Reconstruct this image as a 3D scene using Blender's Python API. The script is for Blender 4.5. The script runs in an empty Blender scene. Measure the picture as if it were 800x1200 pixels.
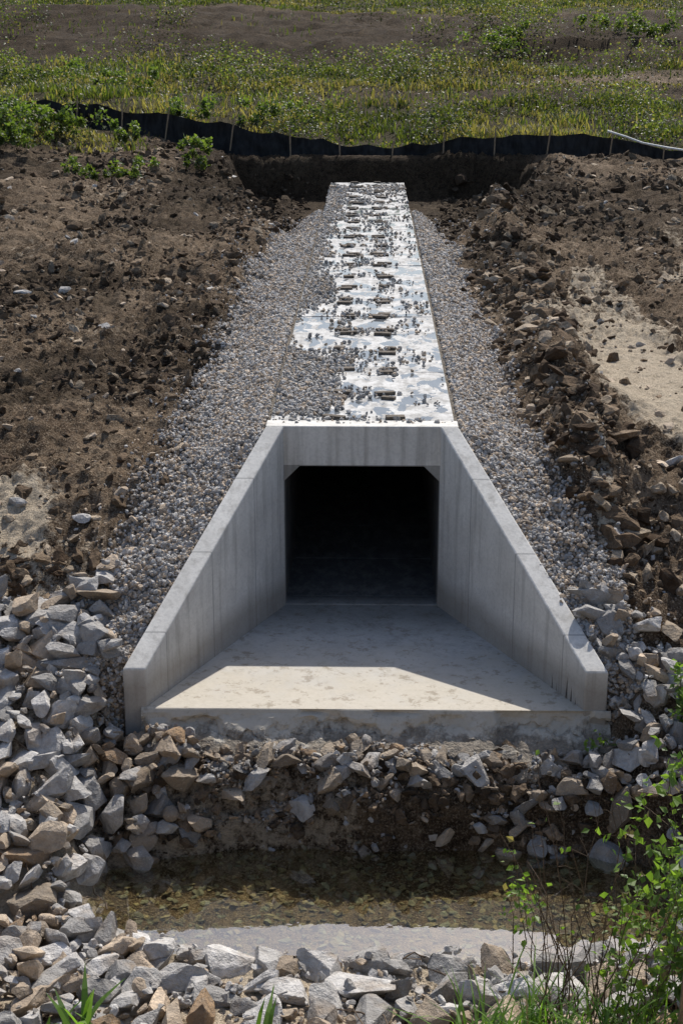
import bpy, bmesh, math, numpy as np, time
from mathutils import Vector, Matrix
T0=time.time()
rng=np.random.default_rng(7)
scene=bpy.context.scene
R=math.radians

# ------------------------------------------------------------ noise
def _h(ix,iy,s):
    n=(ix.astype(np.int64)*374761393+iy.astype(np.int64)*668265263+s*1442695041)&0xffffffff
    n=((n^(n>>13))*1274126177)&0xffffffff
    n=(n^(n>>16))&0xffffffff
    n=(n*2246822519)&0xffffffff
    n=n^(n>>15)
    return (n&0xffffff)/float(0xffffff)
def vnoise(x,y,s=0):
    xi=np.floor(x);yi=np.floor(y);fx=x-xi;fy=y-yi
    fx=fx*fx*fx*(fx*(fx*6-15)+10);fy=fy*fy*fy*(fy*(fy*6-15)+10)
    a=_h(xi,yi,s);b=_h(xi+1,yi,s);c=_h(xi,yi+1,s);d=_h(xi+1,yi+1,s)
    return (a*(1-fx)+b*fx)*(1-fy)+(c*(1-fx)+d*fx)*fy
def fbm(x,y,o=4,s=0,g=0.5):
    r=np.zeros_like(x,dtype=float);a=1.;t=0.
    for i in range(o):
        r+=a*(vnoise(x,y,s+i*17)*2-1);t+=a;a*=g
        x,y=(x*0.8-y*0.6)*2.03+3.1,(x*0.6+y*0.8)*2.03+1.7
    return r/t
def ridg(x,y,o=3,s=0):
    r=np.zeros_like(x,dtype=float);a=1.;t=0.
    for i in range(o):
        r+=a*(1-np.abs(vnoise(x,y,s+i*13)*2-1));t+=a;a*=.5
        x,y=(x*0.8-y*0.6)*2.1+3.1,(x*0.6+y*0.8)*2.1+1.7
    return r/t
def ss(a,b,x):
    t=np.clip((x-a)/(b-a),0,1);return t*t*(3-2*t)
def lerp(a,b,t): return a+(b-a)*t

WATER=-4.4
Y0=22.9   # headwall face
YE=60.5   # far end of culvert
GY=[-60,0,3,8,12,13.5,14.8,15.6,17,19,20.5,22.9,26,35,45,52,60,66,70,85,92,99,103,110,114,122,150,220,450]
GZ=[4.3,4.2,2.6,-1.1,-3.75,-4.14,-4.29,-4.27,-3.8,-2.75,-1.95,-.75,-.5,-.35,.0,.45,.8,.75,1.3,2.6,3.1,3.6,4.9,5.3,6.1,6.7,8.6,16,30]
def pool_d(x,y):
    w=.14*fbm(x*1.3,y*1.3,3,91)
    return (np.abs(x-.40)/3.6)**3+(np.abs(y-16.50)/1.32)**3+w*1.6
def inner_w(y):
    return 1.33+np.clip(Y0-y,0,4)*0.435
def outer_w(y):
    return 1.46+np.clip(Y0-y,0,4)*0.44
def ground(x,y,detail=True):
    x=np.asarray(x,float);y=np.asarray(y,float)
    ax=np.abs(x)
    g=np.interp(y,GY,GZ)
    g=g+ss(-4,-14,x)*ss(42,62,y)*1.1*(1-.6*ss(70,90,y)) - ss(6,14,x)*ss(50,62,y)*.3*(1-ss(70,90,y))
    g=g+.55*ss(-4,-7,x)*np.exp(-((y-41)/5)**2)*(.5+1.*vnoise(x*.4,y*.3,5))
    n1=fbm(x*.55,y*.55,3,11)
    far=ss(64,75,y)
    rough=ss(1.6,3.4,ax)*ss(19.5,24,y)*(1-far)
    g=g+n1*.30*rough
    bm=np.exp(-((x-3.5-.02*(y-22))/.75)**2)*ss(18.5,22,y)*(1-ss(48,56,y))
    g=g+bm*(.25+.40*vnoise(x*1.1,y*.7,21))
    bl=np.exp(-((x+3.6)/.7)**2)*ss(30,34,y)*(1-ss(46,54,y))
    g=g+bl*(.1+.3*vnoise(x*1.1,y*.7,22))
    tf=ss(1.0,.5,np.sqrt(((x-5.4)/1.3)**2+((y-28)/4.0)**2)+.25*fbm(x*1.2,y*.8,3,23))
    g=lerp(g,-.42,tf*.8)
    g=g+far*.45*fbm(x*.09,y*.12,3,31)+far*.16*fbm(x*.5,y*.5,3,33)
    wt=np.interp(y,[44,50,56,64],[2.0,3.7,5.4,6.0])
    tx=np.where(x>0,(x)/(wt*1.2),-x/wt)
    tr=(1-ss(.82,1.0,tx+.10*fbm(x*.8,y*.8,2,41)))*ss(43,50,y)*(1-ss(63.4,64.6,y+.3*fbm(x*.9,y*.2,2,43)))
    g=lerp(g,-.95+.0*g,tr)
    near=-.10-.62*np.clip(Y0-y,0,3.9)
    wo=outer_w(y)
    t=ss(0.,1.5,ax-wo)
    k=ss(18.4,19.0,y)*(1-ss(52,57,y))
    g=lerp(g,lerp(near,g,t),k)
    # ledge in front of apron breaking down to the pool
    lip=18.22+.30*fbm(x*1.0,x*0+2.,3,52)
    lm=ss(3.9,3.2,ax)*ss(19.25,18.98,y)*ss(16.9,17.2,y)
    lz=-3.40-.16*(18.95-y)+.16*fbm(x*1.6,y*1.6,3,51)
    sl=np.clip((lip-y+.16*fbm(x*2.5,y*2.5,3,54))/.66,0,1)
    sl=sl+.12*np.sin(sl*9+4*vnoise(x*.8,y*0,56))*sl*(1-sl)*4
    lz=lerp(lz,WATER+.02,np.clip(sl,0,1))
    g=lerp(g,lz,lm)
    d=pool_d(x,y)
    g2=np.maximum(g,-4.31)
    inr=(y>14.0)&(y<18.6)&(ax<5.8)
    t2=np.where(y>17,ss(1.0,1.12,d),ss(1.0,1.5,d));t2=lerp(t2,ss(1.,1.6,d),ss(2.6,3.3,ax))
    g=np.where(inr,lerp(WATER-.01,g2,t2),g)
    g=np.where(d<1,WATER-.01-.24*(1-np.clip(d,0,1))**.5,g)
    if detail:
        wet=np.where(d<1.0,.15,1.)
        nearm=ss(8,13,y)*(1-ss(70,80,y))
        dirt=ss(2.3,3.1,ax)*ss(18,20,y)
        cl=ss(.35,.65,vnoise(x*.5+7,y*.4,61))
        a=(.03+.07*dirt+.12*dirt*cl)*nearm*(1-.8*tf)
        r1=ridg(x*2.0,y*2.0,4,71)
        bank=lm*np.clip(1-np.abs(sl-.5)*1.6,0,1)
        g=g+(r1-.6)*1.9*a*wet+np.abs(fbm(x*6,y*6,3,77))*(.05+.09*dirt*(1-tf))*nearm*wet+fbm(x*1.7,y*1.7,3,79)*.07*nearm*wet*ss(2.2,3,ax)
        g=g+bank*(d>1.02)*.22*(ridg(x*3,y*3,3,72)-.5)
        tk=np.exp(-((x-6.3-.1*(y-22))/.55)**2)*ss(19,21,y)*(1-ss(36,40,y))
        g=g+tk*.04*np.sin(y*11)
        band=ss(97,100,y)*(1-ss(120,124,y))
        g=g+far*(.12*fbm(x*1.2,y*1.2,3,83))+band*.8*(ridg(x*.25,y*.6,3,85)-.5)
    ins=(ax<inner_w(y))&(y>=19.0)&(y<YE-.1)
    g=np.where(ins,-3.45,g)
    g=np.where((ax<3.0)&(y>=18.95)&(y<=19.0),-3.45,g)
    return g

def np_mesh(name,V,F,mat=None,col=None,smooth=False,parent=None):
    V=np.asarray(V,np.float32);F=np.asarray(F,np.int32)
    me=bpy.data.meshes.new(name)
    me.vertices.add(len(V));me.vertices.foreach_set("co",V.ravel())
    k=F.shape[1]
    me.loops.add(F.size);me.loops.foreach_set("vertex_index",F.ravel())
    me.polygons.add(len(F));me.polygons.foreach_set("loop_start",np.arange(0,F.size,k,dtype=np.int32))
    me.polygons.foreach_set("use_smooth",np.full(len(F),smooth,dtype=bool))
    me.update(calc_edges=True)
    if col is not None:
        c=np.ones((len(V),4),np.float32);c[:,:col.shape[1]]=col
        at=me.color_attributes.new("col",'FLOAT_COLOR','POINT');at.data.foreach_set("color",c.ravel())
    ob=bpy.data.objects.new(name,me);scene.collection.objects.link(ob)
    if mat: me.materials.append(mat)
    if parent: ob.parent=parent
    return ob

# ------------------------------------------------------------ materials
def newmat(name):
    m=bpy.data.materials.new(name);m.use_nodes=True
    nt=m.node_tree;nt.nodes.clear()
    out=nt.nodes.new('ShaderNodeOutputMaterial')
    return m,nt,out
class N:
    def __init__(s,nt): s.nt=nt
    def n(s,t,**k):
        x=s.nt.nodes.new(t)
        for a,b in k.items(): setattr(x,a,b)
        return x
    def L(s,a,b): s.nt.links.new(a,b)
    def noise(s,vec,scale,detail=3,rough=.55,dist=0.):
        x=s.n('ShaderNodeTexNoise');x.inputs['Scale'].default_value=scale;x.inputs['Detail'].default_value=detail
        x.inputs['Roughness'].default_value=rough;x.inputs['Distortion'].default_value=dist
        s.L(vec,x.inputs['Vector']);return x.outputs['Fac']
    def ramp(s,fac,stops,interp='LINEAR'):
        x=s.n('ShaderNodeValToRGB');x.color_ramp.interpolation=interp
        e=x.color_ramp.elements
        while len(e)<len(stops): e.new(.5)
        for i,(p,c) in enumerate(stops):
            e[i].position=p
            e[i].color=(c,c,c,1) if isinstance(c,(int,float)) else (*c,1)
        s.L(fac,x.inputs['Fac']);return x.outputs['Color']
    def mix(s,f,a,b,bt='MIX'):
        x=s.n('ShaderNodeMix',data_type='RGBA',blend_type=bt)
        for v,i in ((f,0),(a,6),(b,7)):
            if isinstance(v,(int,float)): x.inputs[i].default_value=v if i==0 else (v,v,v,1)
            elif isinstance(v,tuple): x.inputs[i].default_value=(*v,1)
            else: s.L(v,x.inputs[i])
        return x.outputs[2]
    def math(s,op,a,b=0.,c=None):
        x=s.n('ShaderNodeMath',operation=op)
        for i,v in enumerate((a,b,c)):
            if v is None: continue
            if isinstance(v,(int,float)): x.inputs[i].default_value=v
            else: s.L(v,x.inputs[i])
        return x.outputs[0]
    def bump(s,h,st,dist,prev=None):
        x=s.n('ShaderNodeBump');x.inputs['Distance'].default_value=dist
        if isinstance(st,(int,float)): x.inputs['Strength'].default_value=st
        else: s.L(st,x.inputs['Strength'])
        s.L(h,x.inputs['Height'])
        if prev: s.L(prev,x.inputs['Normal'])
        return x.outputs['Normal']
    def pos(s): return s.n('ShaderNodeNewGeometry').outputs['Position']
    def attr(s,nm='col'): return s.n('ShaderNodeAttribute',attribute_name=nm)
    def princ(s,out,col,rough,nrm=None,spec=.5):
        x=s.n('ShaderNodeBsdfPrincipled')
        for v,k in ((col,'Base Color'),(rough,'Roughness'),(spec,'Specular IOR Level')):
            if isinstance(v,(int,float)): x.inputs[k].default_value=v
            elif isinstance(v,tuple): x.inputs[k].default_value=(*v,1)
            else: s.L(v,x.inputs[k])
        if nrm: s.L(nrm,x.inputs['Normal'])
        s.L(x.outputs[0],out.inputs['Surface']);return x

def mat_ground():
    m,nt,out=newmat("earth_ground");q=N(nt);p=q.pos()
    a=q.attr();sep=q.n('ShaderNodeSeparateColor');q.L(a.outputs['Color'],sep.inputs[0])
    tan,gr,gv=sep.outputs[0],sep.outputs[1],sep.outputs[2];wet=a.outputs['Alpha']
    n1=q.noise(p,.8,4,.6);n2=q.noise(p,6,5,.75);n3=q.noise(p,34,3,.7)
    base=q.ramp(n1,[(.32,(.092,.060,.037)),(.5,(.185,.128,.081)),(.68,(.31,.228,.153))])
    base=q.mix(q.ramp(n2,[(.40,.8),(.56,0.)]),base,(.034,.021,.013))
    base=q.mix(q.ramp(n3,[(.50,0.),(.68,.85)]),base,(.46,.365,.26))
    tanc=q.mix(n2,(.38,.295,.20),(.76,.65,.50))
    tf=q.ramp(q.math('ADD',tan,q.math('MULTIPLY',q.math('SUBTRACT',n2,.5),1.6)),[(.42,0.),(.66,1.)])
    c=q.mix(tf,base,tanc)
    c=q.mix(q.math('MULTIPLY',gv,.85),c,q.mix(n3,(.14,.12,.095),(.40,.365,.32)))
    gc=q.mix(n2,(.022,.024,.010),(.07,.062,.026))
    c=q.mix(q.math('MULTIPLY',gr,.85),c,gc)
    c=q.mix(wet,c,q.mix(1.,c,(.26,.25,.23),'MULTIPLY'))
    nb=q.bump(n3,1.,.045,q.bump(n2,1.,.18))
    q.princ(out,c,.95,nb,.12);return m
def mat_clod():
    m,nt,out=newmat("dirt_clod");q=N(nt);p=q.pos();a=q.attr()
    n2=q.noise(p,14,4,.7)
    c=q.mix(q.ramp(n2,[(.35,.0),(.65,1.)]),q.mix(.55,a.outputs['Color'],(.03,.02,.013)),a.outputs['Color'])
    q.princ(out,c,.95,q.bump(n2,1.,.06),.12);return m
def mat_rock(name,sc=8,dirt=True):
    m,nt,out=newmat(name);q=N(nt);p=q.pos();a=q.attr()
    n=q.noise(p,sc,5,.7);n2=q.noise(p,sc*5,2,.7)
    c=q.mix(q.ramp(n,[(.35,0.),(.62,1.)]),q.mix(.5,a.outputs['Color'],(.13,.115,.10)),a.outputs['Color'])
    c=q.mix(q.ramp(n2,[(.6,0.),(.75,.5)]),c,(.62,.59,.54))
    if dirt:
        v=q.noise(p,2.2,3)
        c=q.mix(q.ramp(v,[(.53,0.),(.68,.55)]),c,(.27,.20,.135))
        nb=q.bump(n2,.6,.012,q.bump(n,1.,.07))
    else: nb=None
    q.princ(out,c,.85,nb,.3);return m
def mat_concrete(name,light=(.44,.44,.425),dark=(.30,.305,.30),lines=False,dust_shade=False,puddle=False,inside_shade=False):
    m,nt,out=newmat(name);q=N(nt);p=q.pos()
    sx=q.n('ShaderNodeSeparateXYZ');q.L(p,sx.inputs[0])
    n1=q.noise(p,1.3,5,.65);n2=q.noise(p,22,4,.65);n3=q.noise(p,120,2)
    c=q.mix(q.ramp(n1,[(.3,0.),(.7,1.)]),dark,light)
    c=q.mix(q.ramp(n2,[(.45,0.),(.8,.45)]),c,q.mix(.6,c,(.12,.12,.12)))
    mp=q.n('ShaderNodeMapping');mp.inputs['Scale'].default_value=(7,7,.5);q.L(p,mp.inputs[0])
    st=q.noise(mp.outputs[0],1.,4,.6)
    c=q.mix(q.ramp(st,[(.50,0.),(.75,.5)]),c,(.19,.175,.15))
    rough=.8;spec=.35
    if lines:
        f=q.math('FRACT',q.math('DIVIDE',sx.outputs[1],1.22))
        l=q.ramp(f,[(0.,1.),(.012,1.),(.02,0.)])
        c=q.mix(q.math('MULTIPLY',l,.5),c,(.12,.12,.12))
        zz=q.math('ADD',q.math('MULTIPLY',q.math('ADD',sx.outputs[2],2.95),1.6),q.math('MULTIPLY',n1,-1.))
        c=q.mix(q.ramp(zz,[(-.0,.55),(.5,0.)]),c,(.19,.155,.115))
    if dust_shade:
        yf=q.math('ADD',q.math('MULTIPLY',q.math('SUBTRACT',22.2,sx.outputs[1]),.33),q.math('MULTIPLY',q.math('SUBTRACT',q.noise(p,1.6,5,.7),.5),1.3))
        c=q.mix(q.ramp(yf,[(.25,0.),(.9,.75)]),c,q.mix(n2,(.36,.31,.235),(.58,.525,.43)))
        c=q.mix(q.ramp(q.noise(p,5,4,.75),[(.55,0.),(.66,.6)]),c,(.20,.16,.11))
        c=q.mix(q.ramp(q.math('SUBTRACT',sx.outputs[1],21.5),[(0.,0.),(1.,.55)]),c,(.11,.105,.09))  # shade at the back of the apron put into its colour
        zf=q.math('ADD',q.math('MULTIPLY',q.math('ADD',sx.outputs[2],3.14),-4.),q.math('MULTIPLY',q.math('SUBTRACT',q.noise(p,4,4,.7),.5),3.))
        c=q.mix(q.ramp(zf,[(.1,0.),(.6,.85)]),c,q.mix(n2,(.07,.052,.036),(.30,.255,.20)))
    nb=q.bump(n3,.25,.004,q.bump(n2,.35,.012))
    if dust_shade: nb=q.bump(q.noise(p,9,4,.7),q.ramp(zf,[(0.,.05),(.4,1.)]),.10,nb)
    if inside_shade:
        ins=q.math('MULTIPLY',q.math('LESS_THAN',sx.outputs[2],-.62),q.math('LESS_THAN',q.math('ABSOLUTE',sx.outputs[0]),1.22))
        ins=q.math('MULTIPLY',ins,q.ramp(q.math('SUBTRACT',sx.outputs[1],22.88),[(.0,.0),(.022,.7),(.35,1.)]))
        c=q.mix(ins,c,q.mix(1.,c,(.19,.19,.19),'MULTIPLY'))  # tunnel shade painted into the concrete colour, deeper away from the mouth
    if puddle:
        mp2=q.n('ShaderNodeMapping');mp2.inputs['Scale'].default_value=(1.5,.8,1);q.L(p,mp2.inputs[0])
        pn=q.noise(mp2.outputs[0],1.7,4,.6,.4)
        top=q.ramp(q.math('ADD',sx.outputs[2],.5),[(.40,0.),(.42,1.)])
        c=q.mix(q.ramp(q.noise(mp2.outputs[0],3.1,4,.7),[(.45,0.),(.62,.6)]),c,(.20,.19,.175))
        pm=q.math('MULTIPLY',q.ramp(pn,[(.51,0.),(.54,1.)]),top)
        c=q.mix(pm,c,q.mix(.85,c,(.04,.05,.06)))
        rough=q.ramp(pm,[(0.,.85),(1.,.07)])
        x=q.n('ShaderNodeMix',data_type='VECTOR')
        geo=q.n('ShaderNodeNewGeometry')
        q.L(pm,x.inputs[0]);q.L(nb,x.inputs[4]);q.L(geo.outputs['Normal'],x.inputs[5]);nb=x.outputs[1]
        spec=q.ramp(pm,[(0.,.15),(1.,.3)])
    q.princ(out,c,rough,nb,spec);return m
def mat_leaf(name,trans=.45):
    m,nt,out=newmat(name);q=N(nt);a=q.attr()
    c=a.outputs['Color']
    d=q.n('ShaderNodeBsdfPrincipled');d.inputs['Roughness'].default_value=.5;q.L(c,d.inputs['Base Color'])
    t=q.n('ShaderNodeBsdfTranslucent');tc=q.mix(1.,c,(1.9,2.1,.8),'MULTIPLY');q.L(tc,t.inputs['Color'])
    s=q.n('ShaderNodeMixShader');s.inputs[0].default_value=trans;q.L(d.outputs[0],s.inputs[1]);q.L(t.outputs[0],s.inputs[2])
    q.L(s.outputs[0],out.inputs['Surface']);return m
def mat_simple(name,c1,c2,sc=10,rough=.8,stretch=(1,1,1),bump=.01,spec=.3):
    m,nt,out=newmat(name);q=N(nt);p=q.pos()
    mp=q.n('ShaderNodeMapping');mp.inputs['Scale'].default_value=stretch;q.L(p,mp.inputs[0])
    n=q.noise(mp.outputs[0],sc,4,.6)
    q.princ(out,q.mix(q.ramp(n,[(.3,0.),(.7,1.)]),c1,c2),rough,q.bump(n,.5,bump),spec);return m
def mat_water():
    m,nt,out=newmat("pond_water");q=N(nt);p=q.pos()
    nb=q.bump(q.noise(p,5,2,.5),.03,.02)
    g=q.n('ShaderNodeBsdfGlossy');g.inputs['Roughness'].default_value=.012;q.L(nb,g.inputs['Normal'])
    g.inputs['Color'].default_value=(1,1,1,1)
    t=q.n('ShaderNodeBsdfTransparent');t.inputs['Color'].default_value=(.91,.90,.74,1)
    # Schlick-type fresnel that behaves the same from above and below
    lw=q.n('ShaderNodeLayerWeight');lw.inputs['Blend'].default_value=.5
    f=q.math('MINIMUM',q.math('ADD',.08,q.math('MULTIPLY',q.math('POWER',lw.outputs['Facing'],2.6),1.2)),1.)
    s=q.n('ShaderNodeMixShader');q.L(f,s.inputs[0]);q.L(t.outputs[0],s.inputs[1]);q.L(g.outputs[0],s.inputs[2])
    q.L(s.outputs[0],out.inputs['Surface']);return m

M_ground=mat_ground();M_clod=mat_clod();M_rip=mat_rock("riprap_rock");M_grav=mat_rock("gravel_stone",16,False)
M_wall=mat_concrete("wall_concrete",(.71,.685,.635),(.52,.50,.46),lines=True)
M_head=mat_concrete("headwall_concrete",(.71,.685,.635),(.52,.50,.46),inside_shade=True)
M_barrel=mat_concrete("barrel_concrete",(.64,.63,.61),(.46,.45,.43),puddle=True,inside_shade=True)
M_apron=mat_concrete("apron_concrete",(.52,.50,.465),(.40,.385,.36),dust_shade=True)
M_leaf=mat_leaf("leaf");M_grass=mat_leaf("grass_blade",.4)
M_wood=mat_simple("stake_wood",(.16,.11,.07),(.32,.24,.16),12,.8,(4,4,.5))
M_fence=mat_simple("silt_fence_fabric",(.008,.008,.009),(.030,.030,.030),5,.8,(1,1,.3),.04,.12)
M_twig=mat_simple("twig_bark",(.06,.04,.025),(.15,.11,.075),20,.85)
M_pocket=mat_simple("timber_shim",(.06,.05,.04),(.16,.13,.10),14,.9)
M_hose=mat_simple("pale_hose",(.5,.5,.48),(.7,.7,.68),5,.5)

# ------------------------------------------------------------ terrain
def axis_x():
    pos=[0.];
    while pos[-1]<240:
        p=pos[-1];st=.05 if p<6.5 else .05+(p-6.5)*.045
        pos.append(p+st)
    pos=np.array(pos);return np.concatenate([-pos[:0:-1],pos])
def axis_y():
    pos=[-60.]
    while pos[-1]<450:
        p=pos[-1]
        if p<11: st=max(.1,min(3,(12-p)*.15))
        elif 17.2<p<19: st=.025
        elif p<20: st=.05
        elif p<70: st=.05+(p-20)*.0028
        else: st=.19+(p-70)*.012
        pos.append(p+st)
    return np.array(pos)
xs=axis_x();ys=axis_y();XX,YY=np.meshgrid(xs,ys)
ZZ=ground(XX,YY)
nx,ny=len(xs),len(ys)
V=np.stack([XX,YY,ZZ],-1).reshape(-1,3)
i=np.arange(ny-1)[:,None]*nx+np.arange(nx-1)[None,:]
F=np.stack([i,i+1,i+nx+1,i+nx],-1).reshape(-1,4)
def masks(x,y):
    ax=np.abs(x)
    wob=.35*fbm(x*.9,y*.6,3,99)
    tan=ss(1.1,.5,np.sqrt(((x-5.3)/1.5)**2+((y-28)/4.6)**2)+wob)*.9+ss(1.1,.4,np.sqrt(((x+5.6)/1.3)**2+((y-22.2)/1.8)**2)+wob)*.8
    tan=tan+.36*ss(.5,.8,vnoise(x*.35,y*.25,101))*(1-ss(62,66,y))+.25*ss(8,3,ax)*ss(24,21,y)*(x<0)+.25*(y<17)
    tan=tan+.6*ss(.58,.68,vnoise(x*.9,y*.28,103))*(x>3.4)*(y>21)*(y<50)
    n=fbm(x*.12,y*.18,4,107)
    edge=y+4*n
    yb=np.where(x<0,96.5,lerp(96.5,87.,ss(0,8,x)))
    gr=ss(65.2,66.2,y)*(1-ss(yb-1.5,yb+1.5,edge))
    gr2=ss(91.5,93.,edge)*(1-ss(95.5,98,edge))*ss(-2,3,x)*.75
    gr3=ss(121,125,edge)
    gr=np.clip(gr+gr2+gr3,0,1)
    gr=np.maximum(gr,ss(-8,-12,x+2*n)*ss(56,60,y)*(1-ss(97,99,edge))*.9)
    trk=np.exp(-((y-81.-.22*(x-2))/2.0)**2)*ss(-7,-2,x)
    gr=gr*(1-.97*trk)
    wo=outer_w(y)
    gw=np.interp(y,[18,19.5,23,34,50,60],[.4,1.0,1.3,1.15,.8,.5])*np.where(x<0,1.25,.9)
    gv=(1-ss(gw*.8,gw*1.25,ax-wo+.35*fbm(x*1.1,y*1.1,3,111)))*ss(18.8,19.6,y)*(1-ss(50,54,y))
    d=pool_d(x,y)
    tan=np.where(d<1,.2,tan)
    wet=np.clip(ss(2.2,1.2,d)*(y<18.6)*(y>14.5),0,1)*np.where(d<1,.0,.6)
    wet=np.maximum(wet,.55*ss(3.8,3.3,ax)*ss(17.2,17.4,y)*ss(18.9,18.5,y)*(d>1))
    tr=ss(46,51,y)*(1-ss(64.5,66,y))*(1-ss(6.0,8.,ax))*(1-gv)
    wet=np.maximum(wet,tr*.93)  # soil colour darkened over the far trench
    wet=np.maximum(wet,.65*ss(.50,.62,vnoise(x*.3+3,y*.22+9,117))*(y>26)*(y<64)*ss(2.2,3,ax)*(1-np.clip(tan,0,1)))
    wet=np.maximum(wet,.92*ss(94,97,edge)*(1-ss(120,124,edge)));wet=np.maximum(wet,trk*.85*(y>66))
    return np.clip(tan,0,1),gr,gv,wet
tn,gr,gv,wt_=masks(XX,YY)
col=np.stack([tn,gr,gv,wt_],-1).reshape(-1,4)
np_mesh("ground",V,F,M_ground,col,True)
print("terrain",nx,ny,time.time()-T0)

bm=bmesh.new();bmesh.ops.create_grid(bm,x_segments=10,y_segments=6,size=1)
for v in bm.verts: v.co=Vector((.40+v.co.x*3.95,16.50+v.co.y*1.55,WATER))
me=bpy.data.meshes.new("pond_water");bm.to_mesh(me);bm.free();me.materials.append(mat_water())
scene.collection.objects.link(bpy.data.objects.new("pond_water",me))

# ------------------------------------------------------------ culvert
culvert=bpy.data.objects.new("box_culvert",None);scene.collection.objects.link(culvert)
def obj_bm(name,bm,mat,parent=None,bevel=0):
    bmesh.ops.recalc_face_normals(bm,faces=bm.faces)
    me=bpy.data.meshes.new(name);bm.to_mesh(me);bm.free();me.materials.append(mat)
    ob=bpy.data.objects.new(name,me);scene.collection.objects.link(ob)
    if parent: ob.parent=parent
    if bevel:
        b=ob.modifiers.new("bevel",'BEVEL');b.width=bevel;b.segments=2;b.limit_method='ANGLE';b.angle_limit=R(30)
    return ob
def box_section(name,hw,ztop,y0,y1,mat,zb=-3.25):
    bm=bmesh.new()
    iw=1.2;zi=-.64;zf=-2.92;c=.24
    inner=[(-iw,zf),(iw,zf),(iw,zi-c),(iw-c,zi),(-iw+c,zi),(-iw,zi-c)]
    outer=[(-hw,zb),(hw,zb),(hw,zi-c),(hw,ztop),(-hw,ztop),(-hw,zi-c)]
    L=[]
    for y in (y0,y1):
        L.append(([bm.verts.new((a,y,b)) for a,b in inner],[bm.verts.new((a,y,b)) for a,b in outer]))
    n=6
    for k in range(n):
        j=(k+1)%n
        bm.faces.new((L[0][0][k],L[0][0][j],L[1][0][j],L[1][0][k]))
        bm.faces.new((L[0][1][k],L[0][1][j],L[1][1][j],L[1][1][k]))
        for s in (0,1): bm.faces.new((L[s][0][k],L[s][0][j],L[s][1][j],L[s][1][k]))
    return obj_bm(name,bm,mat,culvert,.015)
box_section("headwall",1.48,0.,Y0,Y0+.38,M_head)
seg=1.83;y=Y0+.383;k=0
while y<YE-.5:
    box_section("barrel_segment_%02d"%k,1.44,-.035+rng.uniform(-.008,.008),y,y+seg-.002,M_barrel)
    bm=bmesh.new()
    for sx in (-.40,.40):
        for yy in (y+.16,y+seg-.2):
            if rng.random()<.08: continue
            w=.15+rng.uniform(-.06,.06);h=.05+rng.uniform(0,.05);cx=sx+rng.uniform(-.12,.12)
            m=Matrix.Translation((cx,yy+rng.uniform(-.1,.1),-.006))@Matrix.Rotation(rng.uniform(-.35,.35),4,'Z')@Matrix.Diagonal((w*2,h*2,.055,1))
            bmesh.ops.create_cube(bm,size=1,matrix=m)
    obj_bm("timber_shims_%02d"%k,bm,M_pocket,culvert,.008)
    y+=seg;k+=1
def wing(name,s,xi1,xo1):
    bm=bmesh.new();yf=19.0;zf=-2.38
    nseg=8;prev=None
    for a in range(nseg+1):
        t=a/nseg;yy=Y0+(yf-Y0)*t
        xi=1.2+(xi1-1.2)*t;xo=1.48+(xo1-1.48)*t;zt=0+(zf)*t
        ring=[bm.verts.new((s*xi,yy,-3.6)),bm.verts.new((s*xi,yy,zt)),bm.verts.new((s*xo,yy,zt)),bm.verts.new((s*xo,yy,-3.6))]
        if prev:
            for k in range(4): bm.faces.new((prev[k],prev[(k+1)%4],ring[(k+1)%4],ring[k]))
        else: bm.faces.new(ring)
        prev=ring
    bm.faces.new(prev)
    return obj_bm(name,bm,M_wall,culvert,.022)
wing("wing_wall_west",-1,2.88,3.19);wing("wing_wall_east",1,3.02,3.33)
def xw(u,y): 
    h=(Y0+.0-y)/3.9
    return lerp(-(1.2+1.68*h)-.1,(1.2+1.82*h)+.1,u)
nu=260;uu=np.arange(nu+1)/nu;rows=[]
for yy in [22.895,22,21,20,19.4,19.02]:
    rows.append(np.column_stack([xw(uu,yy),np.full(nu+1,yy),np.full(nu+1,-2.935)]))
prof=np.array([(0,0),(-.012,.012),(-.03,.05),(-.045,.09),(-.055,.13),(-.07,.17),(-.09,.21),(-.12,.25),(-.16,.28),(-.21,.31),(-.26,.335),(-.32,.36),(-.38,.385),(-.44,.41),(-.50,.45),(-.56,.50),(-.62,.60),(-.66,.75)])
for dy,dz in prof:
    x=lerp(-2.95,3.38,uu);s_=dz-dy
    n=fbm(x*1.8,x*0+s_*3,4,201);n2=fbm(x*6,x*0+s_*8,4,205);n4=fbm(x*.6,x*0+dz,3,209)
    amt=min(1,max(0,dz-.05)/.15)
    chip=.07*ss(.50,.8,vnoise(x*3,x*0+dz*5,211))*min(1,dz/.03)
    rows.append(np.column_stack([x,18.985+dy*(1.05+n4*.7)+(n*.24+n2*.12)*amt+chip,-2.937-dz*(1+.3*n4*amt)+(n2*.11+n*.07)*amt]))
V=np.concatenate(rows);m=nu+1;i=np.arange(len(rows)-1)[:,None]*m+np.arange(m-1)[None]
np_mesh("apron_slab",V,np.stack([i+m,i+m+1,i+1,i],-1).reshape(-1,4),M_apron,None,False,culvert)

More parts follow.
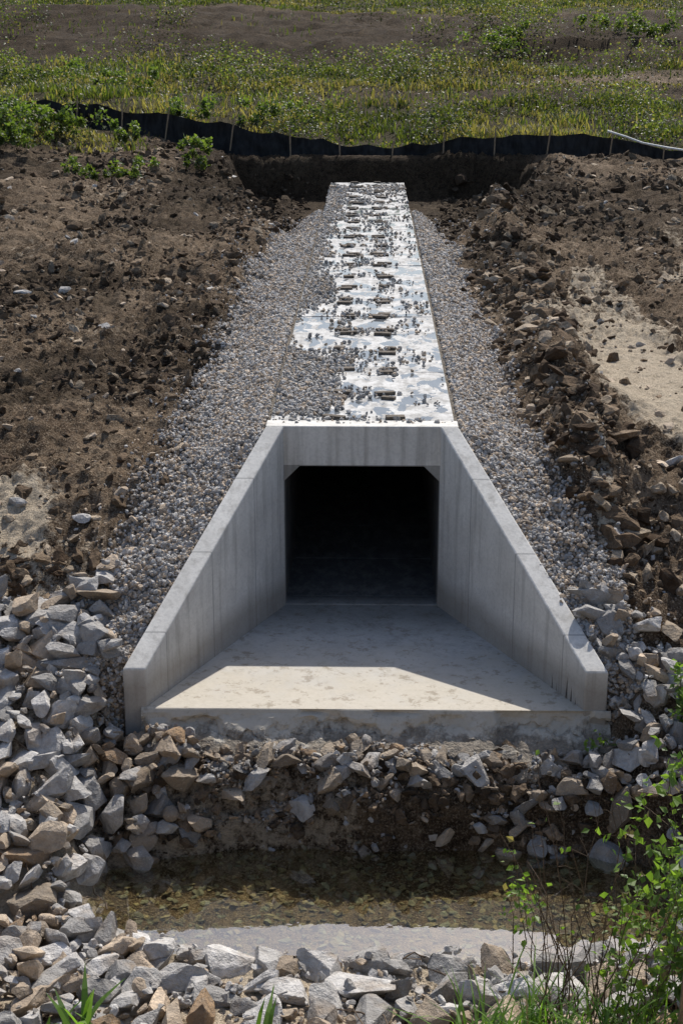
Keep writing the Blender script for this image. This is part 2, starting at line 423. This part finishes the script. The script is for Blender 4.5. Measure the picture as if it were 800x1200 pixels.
# ------------------------------------------------------------ rocks
def ico(sub):
    bm=bmesh.new();bmesh.ops.create_icosphere(bm,subdivisions=sub,radius=1)
    v=np.array([a.co[:] for a in bm.verts]);f=np.array([[b.index for b in a.verts] for a in bm.faces]);bm.free();return v,f
def variants(n,sub,cuts=13,dlo=.5,dhi=.85,nz=.03):
    v0,f=ico(sub);out=[]
    for k in range(n):
        v=v0.copy()*1.15
        for c in range(cuts):
            nn=rng.normal(size=3);nn/=np.linalg.norm(nn);d=rng.uniform(dlo,dhi)
            ov=np.maximum(v@nn-d,0);v-=nn*ov[:,None]
        v+=v*(fbm(v[:,0]*3+k*7,v[:,1]*3+v[:,2]*2.3,3,k)*nz*2)[:,None]
        v-=v.mean(0);out.append(v)
    return np.array(out),f
def rotm(n,tilt=.5):
    yaw=rng.uniform(0,2*np.pi,n);a=rng.normal(0,tilt,n);b=rng.normal(0,tilt,n)
    def z(t):
        c,s=np.cos(t),np.sin(t);o=np.zeros_like(t);l=np.ones_like(t)
        return np.stack([np.stack([c,-s,o],-1),np.stack([s,c,o],-1),np.stack([o,o,l],-1)],-2)
    def xr(t):
        c,s=np.cos(t),np.sin(t);o=np.zeros_like(t);l=np.ones_like(t)
        return np.stack([np.stack([l,o,o],-1),np.stack([o,c,-s],-1),np.stack([o,s,c],-1)],-2)
    def yr(t):
        c,s=np.cos(t),np.sin(t);o=np.zeros_like(t);l=np.ones_like(t)
        return np.stack([np.stack([c,o,s],-1),np.stack([o,l,o],-1),np.stack([-s,o,c],-1)],-2)
    return z(yaw)@xr(a)@yr(b)
def scatter(name,var,P,S,C,mat,tilt=.5,aniso=(1,.78,.58),parent=None,smooth=False):
    vv,f=var;n=len(P);idx=rng.integers(0,len(vv),n)
    sc=S[:,None]*np.array(aniso)[None]*rng.uniform(.75,1.25,(n,3))
    W=vv[idx]*sc[:,None,:]
    W=np.einsum('nij,nvj->nvi',rotm(n,tilt),W)+P[:,None,:]
    nv=vv.shape[1]
    FF=(f[None]+np.arange(n)[:,None,None]*nv).reshape(-1,3)
    CC=np.repeat(C,nv,0)
    return np_mesh(name,W.reshape(-1,3),FF,mat,CC,smooth,parent)
def greys(n,lo=.24,hi=.48,warm=.15):
    g=rng.uniform(lo,hi,n);c=np.stack([g*1.02,g*.975,g*.92],-1)
    w=rng.random(n)<warm
    c[w]=c[w]*np.array([1.05,.86,.66])
    return c

hx=np.arange(-9,9,.05);hy=np.arange(11.5,24,.05);HX,HY=np.meshgrid(hx,hy);HM=ground(HX,HY);HB=HM.copy()
def on_concrete(x,y,m=.0):
    ax=abs(x)
    if y>Y0-.05: return ax<1.5+m
    if y>18.85-m: return ax<1.5+(Y0-y)*.455+m*1.2
    return False
def drop(sizes,region,cand=5,cap=.22):
    out=[]
    for s in sizes:
        best=None
        for t in range(cand):
            x,y=region()
            if on_concrete(x,y,s*.85): continue
            ix=int((x+9)/.05);iy=int((y-11.5)/.05);r=max(1,int(s*.7/.05))
            if ix-r<0 or iy-r<0 or ix+r+1>=len(hx) or iy+r+1>=len(hy): continue
            W=HM[iy-r:iy+r+1,ix-r:ix+r+1];B=HB[iy-r:iy+r+1,ix-r:ix+r+1]
            ex=(W-B).mean()
            if ex>cap: continue
            if best is None or ex<best[0]: best=(ex,x,y,ix,iy,r)
        if best is None: continue
        ex,x,y,ix,iy,r=best
        W=HM[iy-r:iy+r+1,ix-r:ix+r+1];z=np.percentile(W,40)
        zc=z+s*.18
        jj=np.arange(-r,r+1)*.05;rr2=(jj[:,None]**2+jj[None]**2)/(s*.8)**2
        top=zc+s*.45*np.sqrt(np.clip(1-rr2,0,1))-(rr2>1)*9
        HM[iy-r:iy+r+1,ix-r:ix+r+1]=np.maximum(W,top)
        out.append((x,y,zc,s))
    return out
def sizes(n,lo,hi,p=2.2): return np.sort(lo+(hi-lo)*rng.random(n)**p)[::-1]
def pdd(x,y): return pool_d(np.array(x),np.array(y))
def reg_left():
    while True:
        x=rng.uniform(-8,-2.2);y=rng.uniform(14.,21.0)
        lim=20.5+.3*math.sin(x*3)
        if x>-3.6: lim=19.4
        if y>lim: continue
        if pdd(x,y)<1.2: continue
        if x<-4.0 and y<17.6 and rng.random()<.72: continue
        if y<16.3 and x>-4.3 and rng.random()<.5: continue
        return x,y
def reg_right():
    while True:
        x=rng.uniform(3.0,8);y=rng.uniform(15.,20.4)
        if y>19.8+.3*math.sin(x*2.3)-.25*(x-4): continue
        if pdd(x,y)<1.2: continue
        return x,y
def reg_front():
    while True:
        x=rng.uniform(-3.6,5.5);y=rng.uniform(12.3,15.25)
        if pdd(x,y)<1.12: continue
        if y<13.6 and rng.random()<.35: continue
        return x,y
def reg_ledge():
    while True:
        x=rng.uniform(-3.3,3.8);y=rng.uniform(17.5,18.75)
        if pdd(x,y)<.97: continue
        if vnoise(np.array(x*1.1),np.array(y*1.3),333)<.38 and rng.random()<.75: continue
        return x,y
def reg_pool():
    while True:
        x=rng.uniform(-3.3,4.1);y=rng.uniform(15.1,17.9)
        if pdd(x,y)<1.05: return x,y
def reg_bl():
    return rng.uniform(-5.2,-3.5),rng.uniform(13.,17.2)
A=[]
A+=drop(sizes(12,.35,.52,1.),reg_bl,6,.1)
A+=drop(sizes(950,.09,.37,1.8),reg_left)
A+=drop(sizes(520,.09,.36,1.8),reg_right)
A+=drop(sizes(290,.08,.42,1.7),reg_front,6,.08)
A+=drop(sizes(300,.06,.27,1.9),reg_ledge,2,.10)
A+=drop(sizes(1500,.03,.09,2.0),reg_left)
A+=drop(sizes(900,.03,.09,2.0),reg_front)
A+=drop(sizes(500,.03,.08,2.0),reg_right)
A+=drop(sizes(1100,.02,.07,2.0),reg_ledge)
A=np.array(A)
big=A[A[:,3]>.16];sm=A[A[:,3]<=.16]
VB=variants(20,4,16,.38,.80,.030);VM3=variants(20,3,13,.40,.82,.03);VM=variants(20,2,12,.40,.82,.03)
VG=variants(24,1,6,.5,.85,.08);VC=variants(24,2,9,.42,.85,.25)
rip=bpy.data.objects.new("riprap_rocks",None);scene.collection.objects.link(rip)
def ripcol(Q):
    c=greys(len(Q),.24,.66,.18)
    brown=(((Q[:,0]<-3.6)&(Q[:,1]<17.4))|(Q[:,1]<14.0)|((np.abs(Q[:,0])<3.6)&(Q[:,1]>17.2)&(Q[:,1]<19)))&(rng.random(len(Q))<.4)
    c[brown]=c[brown]*np.array([.92,.77,.60]);
    led=(np.abs(Q[:,0])<3.6)&(Q[:,1]>17.2)&(Q[:,1]<19);c[led]*=.72
    return c
scatter("large_rocks",VB,big[:,:3],big[:,3],ripcol(big),M_rip,.55,(1.15,.85,.62),parent=rip)
scatter("small_rocks",VM3,sm[:,:3],sm[:,3],ripcol(sm),M_rip,.6,(1.1,.8,.6),parent=rip)
PB=np.array([reg_pool() for _ in range(1900)]);sz=rng.uniform(.015,.085,len(PB))
P3=np.column_stack([PB,ground(PB[:,0],PB[:,1])+sz*.05])
scatter("pond_bed_stones",VM,P3,sz,greys(len(PB),.10,.32,.6)*np.array([.93,.97,.70]),M_rip,.3,(1,.8,.35),parent=rip)
print("rocks",len(A),len(big),time.time()-T0)

# --- gravel beside culvert
n=175000
y=19+(57-19)*rng.random(n)**1.55
s_=np.where(rng.random(n)<.5,-1,1);x=s_*(outer_w(y)+.06+2.3*rng.random(n)**1.1)
_,_,g,_=masks(x,y);k=(rng.random(n)<g*1.05)|(rng.random(n)<.02)
gx,gy=x[k],y[k]
gs=(.021+.029*rng.random(len(gx))**2)*(1+np.clip(gy-25,0,40)*.012)
P=np.column_stack([gx,gy,ground(gx,gy)+gs*rng.uniform(.0,.9,len(gx))])
scatter("gravel",VG,P,gs,greys(len(gx),.20,.60,.40),M_grav,1.,(1,.85,.7))
n=42000
x=rng.uniform(-1.42,1.42,n);y=Y0+.2+(YE-Y0-.5)*rng.random(n)**1.3
ed=np.interp(y,[23.8,24.5,28.2,29.5,31,33,38,46,60],[-.9,-.6,-.5,-1.8,-1.8,-1.35,-1.3,-1.25,-1.3])
dens=.85*ss(ed+.55,ed-.35,x+.55*fbm(x*1.1,y*.6,3,301))*ss(23.4,24.2,y)
rowf=np.abs(((y-Y0-.383)/seg+.5)%1-.5)*seg
dens+=.16*ss(.35,.05,rowf)*ss(.95,.5,np.abs(x))*(.3+vnoise(x*3,y*2,305))
dens+=.09*ss(.4,.7,vnoise(x*2,y*1.3,307))
dens+=.2*ss(52,58,y)*ss(.5,.7,vnoise(x*2,y*1.3,309))
k=rng.random(n)<dens
x,y=x[k],y[k];s=(.022+.034*rng.random(len(x))**2)*(1+np.clip(y-25,0,40)*.008)
scatter("loose_gravel",VG,np.column_stack([x,y,-.03+s*.45+rng.random(len(x))*.02]),s,greys(len(x),.20,.52,.3),M_grav,.7,(1,.85,.7))
print("gravel",len(gx),len(x),time.time()-T0)

# --- dirt clods
n=85000
y=18.8+(64-18.8)*rng.random(n)**1.5
x=rng.uniform(-1,1,n)*(5.2+y*.25)
_,gmask,gvm,wm=masks(x,y)
tf=np.sqrt(((x-5.3)/1.6)**2+((y-27.8)/4.6)**2)
d=.16+.8*ss(.45,.70,vnoise(x*.55,y*.4,401))+.5*np.exp(-((x-3.6-.02*(y-22))/.8)**2)+.4*np.exp(-((x+3.7)/.9)**2)*(y>30)
d*=ss(2.0,2.9,np.abs(x)-.44*np.clip(Y0-y,0,4))*(1-gvm)*(1-gmask)*(.12+.88*ss(.7,1.15,tf))
d*=ss(19.6,20.8,y)
k=(rng.random(n)<d*.75)
x,y,wm=x[k],y[k],wm[k];s=.020+.14*rng.random(len(x))**7+.035*rng.random(len(x))
s*=1+np.exp(-((x-3.9)/1.1)**2)*.4
s*=(1+np.clip(y-25,0,40)*.01)
dc=np.array([[.09,.06,.038],[.17,.12,.078],[.29,.215,.145],[.46,.37,.27]])[rng.choice(4,len(x),p=[.27,.34,.26,.13])]*rng.uniform(.75,1.2,(len(x),1))*(1-.6*wm[:,None])
scatter("dirt_clods",VC,np.column_stack([x,y,ground(x,y)-s*.05]),s,dc,M_clod,.6,(1.1,.85,.6))
print("nclods",len(x))
n=1900;x=rng.uniform(-3.6,4,n);y=rng.uniform(17.45,18.75,n);k=pool_d(x,y)>1.;x,y=x[k],y[k];s=.02+.11*rng.random(len(x))**3
scatter("bank_clods",VC,np.column_stack([x,y,ground(x,y)]),s,np.array([[.09,.066,.045]])*rng.uniform(.5,3.2,(len(x),1)),M_clod,.8,(1,.85,.7))
n=1700
y=20+(60-20)*rng.random(n)**1.4;x=rng.uniform(-1,1,n)*(5+y*.25);k=(np.abs(x)-.44*np.clip(Y0-y,0,4))>2.3
x,y=x[k],y[k];s=.03+.19*rng.random(len(x))**3.6
scatter("field_stones",VM,np.column_stack([x,y,ground(x,y)+s*.05]),s,greys(len(x),.30,.58,.8),M_rip,.4,(1.1,.8,.5))
sl=np.array([[3.35,30.5,.40],[2.75,33,.26],[-3.3,23.2,.17],[-2.95,23.9,.16],[-4.6,21.3,.18],[3.6,20.9,.30],[-11.5,56,.5],[5.2,35,.3],[3.0,27,.2],[4.3,19.9,.32],[3.2,22.5,.24],[4.9,22.3,.26],[5.4,20.6,.3]])
scatter("stone_slabs",VB,np.column_stack([sl[:,:2],ground(sl[:,0],sl[:,1])+.04]),sl[:,2],np.tile([[.36,.28,.195]],(len(sl),1)),M_rip,.25,(1.2,.8,.45))
print("clods",time.time()-T0)

# ------------------------------------------------------------ vegetation
def leaves(name,P,size,C,mat,parent=None,up=.6,aspect=.42):
    n=len(P)
    L=np.array([[0,0,0],[aspect,.42,.06],[.0,1,-.12],[-aspect,.42,.06]])
    W=L[None]*size[:,None,None]
    W=np.einsum('nij,nvj->nvi',rotm(n,up),W)+P[:,None]
    F=np.array([[0,1,2],[0,2,3]]);FF=(F[None]+np.arange(n)[:,None,None]*4).reshape(-1,3)
    return np_mesh(name,W.reshape(-1,3),FF,mat,np.repeat(C,4,0),False,parent)
def blades(name,P,h,w,C,mat,bend=.5,parent=None):
    n=len(P);a=rng.uniform(0,2*np.pi,n);dx,dy=np.cos(a),np.sin(a);b=bend*h*rng.uniform(.2,1.3,n)
    sx,sy=-dy*w*.5,dx*w*.5
    V=np.zeros((n,7,3))
    for j,(t,ww) in enumerate(((0,.7),(.4,1.),(.75,.7))):
        cx=P[:,0]+dx*b*t*t;cy=P[:,1]+dy*b*t*t;cz=P[:,2]+h*t*(1-.15*t)
        V[:,2*j]=np.stack([cx-sx*ww,cy-sy*ww,cz],-1);V[:,2*j+1]=np.stack([cx+sx*ww,cy+sy*ww,cz],-1)
    V[:,6]=np.stack([P[:,0]+dx*b,P[:,1]+dy*b,P[:,2]+h*.85],-1)
    F=np.array([[0,1,3],[0,3,2],[2,3,5],[2,5,4],[4,5,6]]);FF=(F[None]+np.arange(n)[:,None,None]*7).reshape(-1,3)
    return np_mesh(name,V.reshape(-1,3),FF,mat,np.repeat(C,7,0),False,parent)
def greens(n,a=(.045,.065,.015),b=(.13,.145,.04),dry=.1):
    t=rng.random((n,1));c=np.array(a)*(1-t)+np.array(b)*t
    k=rng.random(n)<dry;c[k]=np.array([.24,.19,.10])*rng.uniform(.7,1.1,(k.sum(),1));return c
n=230000
y=58+(150-58)*rng.random(n)**1.25;x=rng.uniform(-1,1,n)*(y*.25+2)
_,g,_,_=masks(x,y)
cl=ss(.38,.62,vnoise(x*.45,y*.35,501)*.6+vnoise(x*1.3,y*1.1,502)*.4)
k=rng.random(n)<(g*(.10+.85*cl))
x,y=x[k],y[k];P=np.column_stack([x,y,ground(x,y)-.03])
hh=(.12+.60*vnoise(x*.5,y*.5,503)**1.5)*rng.uniform(.6,1.4,len(x))*np.where(y>115,.7,1.)
tt=vnoise(x*.25,y*.3,507)[:,None]
C=greens(len(x))*(.4+.9*tt)
C=np.where(rng.random((len(x),1))<.8*ss(.36,.58,vnoise(x*.15,y*.2,508)[:,None]),np.array([[.21,.17,.085]])*rng.uniform(.6,1.1,(len(x),1)),C)
blades("hillside_grass",P,hh,.04+.00045*y,C,M_grass,.5)
n=170000
y=63+(135-63)*rng.random(n)**1.3;x=rng.uniform(-1,1,n)*(y*.25+2)
_,g,_,_=masks(x,y)
lump=ss(.42,.74,vnoise(x*.32,y*.22,521)*.6+vnoise(x*1.3,y*.9,523)*.4)
dk=((y>100)&(y<119))*ss(.70,.78,vnoise(x*.22,y*.22,525))
gg=np.maximum(g,dk)
lump=np.maximum(lump,dk*ss(.3,.6,vnoise(x*1.0,y*.9,527)))
k=(rng.random(n)<gg*lump*1.6)&(y>65.3)
x,y,lump=x[k],y[k],lump[k]
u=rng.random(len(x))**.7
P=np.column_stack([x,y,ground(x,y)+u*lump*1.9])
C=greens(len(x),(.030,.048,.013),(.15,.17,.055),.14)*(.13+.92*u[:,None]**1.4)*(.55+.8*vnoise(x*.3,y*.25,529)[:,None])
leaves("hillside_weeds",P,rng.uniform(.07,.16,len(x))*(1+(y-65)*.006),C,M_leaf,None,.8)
n=3500;y=rng.uniform(84,122,n);x=rng.uniform(-1,1,n)*(y*.27+3)
k=vnoise(x*.25,y*.3,511)>.6;x,y=x[k],y[k]
blades("weed_tufts",np.column_stack([x,y,ground(x,y)]),rng.uniform(.2,.6,len(x)),np.full(len(x),.08),greens(len(x))*.8,M_grass,.5)
print("grass",time.time()-T0)
def tube(SV,SF,pts,r0,r1,k=4):
    b=len(SV);m=len(pts)
    for j,p in enumerate(pts):
        t=j/(m-1);r=r0+(r1-r0)*t
        d=Vector(pts[min(j+1,m-1)])-Vector(pts[max(j-1,0)]);d.normalize()
        u=d.orthogonal().normalized();v=d.cross(u)
        for a in range(k):
            w=u*math.cos(a*2*math.pi/k)*r+v*math.sin(a*2*math.pi/k)*r
            SV.append((p[0]+w.x,p[1]+w.y,p[2]+w.z))
    for j in range(m-1):
        for a in range(k):
            SF.append((b+j*k+a,b+j*k+(a+1)%k,b+(j+1)*k+(a+1)%k,b+(j+1)*k+a))
def weed(name,x,y,r,h,n,ls,ca=(.045,.075,.018),cb=(.13,.165,.045)):
    m=max(4,int(n/55));cc=np.column_stack([rng.normal(0,.5,m)*r,rng.normal(0,.4,m)*r,rng.uniform(.25,1,m)*h]);cr=rng.uniform(.15,.38,m)*min(r,h)
    i=rng.integers(0,m,n);d=rng.normal(size=(n,3));d/=np.linalg.norm(d,axis=1)[:,None]
    P=cc[i]+d*(cr[i]*rng.random(n)**.4)[:,None];P[:,2]=np.maximum(P[:,2],.02)
    z=float(ground(np.array([x]),np.array([y]))[0])
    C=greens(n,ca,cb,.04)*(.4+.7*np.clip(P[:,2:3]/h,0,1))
    P+=np.array([x,y,z])
    e=bpy.data.objects.new(name,None);scene.collection.objects.link(e)
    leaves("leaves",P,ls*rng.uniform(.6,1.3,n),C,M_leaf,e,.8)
    SV=[];SF=[]
    for q in range(m):
        tube(SV,SF,[(x,y,z-.05),(x+cc[q,0]*.5,y+cc[q,1]*.5,z+cc[q,2]*.55),(x+cc[q,0],y+cc[q,1],z+cc[q,2])],.012,.005)
    np_mesh("stems",np.array(SV),np.array(SF),M_twig,None,True,e)
for (x,y,r,h,n,ls) in [(-13.8,58.5,1.5,1.2,1300,.17),(-12.0,60,1.3,1.1,1000,.17),(-15,62,1.6,1.5,1200,.17),(-12.5,56,1.2,.9,700,.15),(-9.3,53,1.1,.6,500,.13),(-8.4,54.5,1.0,.6,450,.13),(-9.6,61,.9,.8,350,.15),
    (-6.2,57,.6,1.2,450,.14),(-6.4,58,.6,.9,300,.14),(-8,70,1.6,1.0,700,.17),(-4.6,72,1.6,1.0,600,.17),(7.8,100,1.9,1.5,800,.20),(9.5,103,1.5,1.2,550,.20),(18,104,3.,1.5,1100,.20),(22,100,2.4,1.5,900,.20),(15,108,2.4,1.2,700,.20),
    (-12,78,2.2,1.1,800,.17),(-17,84,2.5,1.3,900,.18)]:
    weed("weed_bush",x,y,r,h,n,ls)

def sapling(name,x,y,h,lean,nb,nl,ls,ca,cb,spread=.35,leafstart=.35,stem=.010):
    z=float(ground(np.array([x]),np.array([y]))[0]);SV=[];SF=[];LP=[]
    for b in range(nb):
        bx=x+rng.normal(0,.10);by=y+rng.normal(0,.10);hh=h*rng.uniform(.6,1.05)
        dx=lean[0]+rng.normal(0,spread);dy=lean[1]+rng.normal(0,spread)
        pts=[];m=9;wob=rng.normal(0,.025,(m,2))
        for j in range(m):
            t=j/(m-1);pts.append((bx+dx*t**1.4*hh*.5+wob[j,0],by+dy*t**1.4*hh*.5+wob[j,1],z-.05+hh*t))
        tube(SV,SF,pts,stem,stem*.3)
        for q in range(6):
            t=rng.uniform(.25,.98);j=int(t*(m-1));p=np.array(pts[j]);d=rng.normal(size=3)*.5;d[2]=abs(d[2])+.25;l=rng.uniform(.15,.45)*hh*.4
            p2=p+d*l*.5;p3=p+d*l+np.array([0,0,-.04])
            tube(SV,SF,[tuple(p),tuple(p2),tuple(p3)],stem*.4,stem*.15,3)
            if t>leafstart:
                for e in range(int(nl*.14)): LP.append(p+(p3-p)*rng.uniform(.2,1.05)+rng.normal(0,.045,3))
        for e in range(int(nl*.35)):
            t=leafstart+(1-leafstart)*rng.random();f=t*(m-1);j=min(int(f),m-2);p=np.array(pts[j])*(1-f+j)+np.array(pts[j+1])*(f-j)
            LP.append(p+rng.normal(0,.06,3))
    e=bpy.data.objects.new(name,None);scene.collection.objects.link(e)
    np_mesh("stems",np.array(SV),np.array(SF),M_twig,None,True,e)
    if LP:
        LP=np.array(LP);leaves("leaves",LP,ls*rng.uniform(.5,1.3,len(LP)),greens(len(LP),ca,cb,.03),M_leaf,e,.75,.36)
GA=(.06,.11,.02);GB=(.16,.24,.05)
for (x,y,h,ln,nb,nl) in [(3.05,13.7,3.1,(.1,0),4,60),(3.4,13.9,3.0,(.05,0),5,70),(2.85,13.5,1.5,(.0,.0),4,35),(3.35,13.3,1.8,(.1,0),4,45),(3.65,14.6,2.7,(.1,0),4,75)]:
    sapling("sapling",x,y,h,ln,nb,nl,.11,GA,GB)
for (x,y,h,ln,nb,nl) in [(2.2,13.7,3.2,(-.3,0),6,5),(2.5,13.9,2.7,(-.3,0),6,7),(2.0,13.4,1.6,(.3,0),5,6),(2.6,13.5,2.3,(.2,0),6,9)]:
    sapling("leggy_stem_plant",x,y,h,ln,nb,nl,.08,GA,GB,.3,.5,.011)
sapling("sapling",1.85,14.9,1.9,(-.1,.1),4,26,.09,GA,GB,.2,.5)
sapling("sapling",4.25,18.6,.9,(-.1,0),5,50,.10,GA,GB,.5,.3)
sapling("sapling",3.25,18.5,.6,(-.3,0),2,18,.09,GA,GB,.4,.6)
def tuft(name,x,y,n,h,w,r,bend=.7):
    px=x+rng.normal(0,r,n);py=y+rng.normal(0,r,n);P=np.column_stack([px,py,ground(px,py)-.02])
    blades(name,P,h*rng.uniform(.5,1.1,n),np.full(n,w),greens(n,(.07,.14,.02),(.15,.25,.05),.02),M_grass,bend)
tuft("broadleaf_grass",-2.72,13.15,14,1.0,.085,.08);tuft("broadleaf_grass",-3.1,13.1,6,.6,.06,.1)
tuft("broadleaf_grass",-.95,12.75,14,.8,.06,.14);tuft("broadleaf_grass",.9,12.8,12,.75,.045,.15)
for (x,y) in [(1.3,13.2),(1.7,13.1),(2.3,13.2),(2.7,13.1),(1.9,13.5)]: tuft("grass_tuft",x,y,40,.85,.024,.18,.8)
tuft("grass_tuft",3.0,13.2,70,.9,.024,.3,.8)

# ------------------------------------------------------------ silt fence
e=bpy.data.objects.new("silt_fence",None);scene.collection.objects.link(e)
fx=np.array([-19,-12.1,-8.4,-5.5,-3.2,-1.1,1.0,3.2,5.2,7.4,10,11.5,13.3,17,22])
fy=np.array([66,66,65.6,65.3,65.2,65.1,65,65,65,65,65.2,65.3,65.6,66,67])
ft=np.array([3.1,2.85,2.45,2.0,1.62,1.25,1.12,1.45,1.62,1.68,1.62,1.3,.95,.9,.9])
t=np.linspace(-19,22,700);yy=np.interp(t,fx,fy);tp=np.interp(t,fx,ft)-.15*np.abs(np.sin(t*1.45+.8*np.sin(t*.37)))+.12*fbm(t*.9,t*0,4,611)
gz=ground(t,yy,True)
rows=10;V=[]
for r in range(rows):
    u=r/(rows-1)
    zb=np.minimum(gz-.05,tp-.85)
    yo=yy+.26*fbm(t*1.8,t*0+u*1.5,3,601)*(1-abs(u-.5))-.22*(1-u)**2
    V.append(np.column_stack([t,yo,lerp(zb,tp,u)]))
V=np.concatenate(V);m=len(t);i=np.arange(rows-1)[:,None]*m+np.arange(m-1)[None]
np_mesh("fabric",V,np.stack([i,i+1,i+m+1,i+m],-1).reshape(-1,4),M_fence,None,True,e)
bm=bmesh.new()
for sx in [-12.1,-10.2,-8.3,-5.6,-3.2,-1.15,1.,3.1,5.2,7.4,10.0,12.2]:
    zt=float(np.interp(sx,fx,ft));yb=float(np.interp(sx,fx,fy))
    mm=Matrix.Translation((sx,yb-.2,zt-.42))@Matrix.Rotation(rng.uniform(-.05,.25),4,'Y')@Matrix.Diagonal((.055,.05,1.35,1))
    bmesh.ops.create_cube(bm,size=1,matrix=mm)
obj_bm("stakes",bm,M_wood,e)
SV=[];SF=[]
hp=[(9.8,64.9,1.75),(10.5,64.7,1.55),(11.2,64.6,1.3),(12.2,64.5,1.12),(13.2,64.4,.98),(15,64.3,.9),(18,64.3,.85)]
tube(SV,SF,hp,.045,.045,6);np_mesh("white_hose",np.array(SV),np.array(SF),M_hose,None,True)

bm=bmesh.new();bmesh.ops.create_cube(bm,size=1,matrix=Matrix.Translation((3.22,13.0,-3.6))@Matrix.Rotation(.03,4,'Y')@Matrix.Diagonal((.075,.05,1.3,1)))
obj_bm("wooden_stake",bm,M_wood,None,.006)
SV=[];SF=[]
for k in range(34):
    x=rng.uniform(-4.4,-2.8) if k<12 else rng.uniform(-1,4);y=rng.uniform(15.,18) if k<12 else rng.uniform(12.8,15.1);a=rng.uniform(0,3.1);l=rng.uniform(.3,.9)
    pts=[]
    for j in range(5):
        px=x+math.cos(a)*l*j/4+rng.normal(0,.02);py=y+math.sin(a)*l*j/4;pts.append((px,py,float(ground(np.array([px]),np.array([py]))[0])+.14+rng.normal(0,.02)))
    tube(SV,SF,pts,.012,.005,5)
np_mesh("fallen_twigs",np.array(SV),np.array(SF),M_twig,None,True)

# ------------------------------------------------------------ light
EL=R(48.5);AZ=R(16)
ts=Vector((math.sin(AZ)*math.cos(EL),math.cos(AZ)*math.cos(EL),math.sin(EL)))
w=bpy.data.worlds.new("World");scene.world=w;w.use_nodes=True;nt=w.node_tree;nt.nodes.clear()
sky=nt.nodes.new('ShaderNodeTexSky');sky.sky_type='NISHITA';sky.sun_disc=False;sky.sun_elevation=EL;sky.sun_rotation=AZ;sky.dust_density=1.8
bg=nt.nodes.new('ShaderNodeBackground');bg.inputs['Strength'].default_value=.15;o=nt.nodes.new('ShaderNodeOutputWorld')
nt.links.new(sky.outputs[0],bg.inputs[0]);nt.links.new(bg.outputs[0],o.inputs[0])
sd=bpy.data.lights.new("sun",'SUN');sd.energy=5.0;sd.angle=R(.5);sd.color=(1,.955,.88)
so=bpy.data.objects.new("sun",sd);so.rotation_euler=ts.to_track_quat('Z','Y').to_euler();so.location=(0,30,40);scene.collection.objects.link(so)
# ------------------------------------------------------------ camera
cd=bpy.data.cameras.new("camera");cd.sensor_fit='VERTICAL';cd.sensor_height=24;cd.lens=36;cd.clip_end=2000;cd.clip_start=.1
co=bpy.data.objects.new("camera",cd);co.location=(.105,0,5.87);co.rotation_euler=(R(90-17.57),0,R(1.05));scene.collection.objects.link(co);scene.camera=co
scene.view_settings.view_transform='Standard';scene.view_settings.look='None';scene.view_settings.exposure=0
print("done",time.time()-T0)
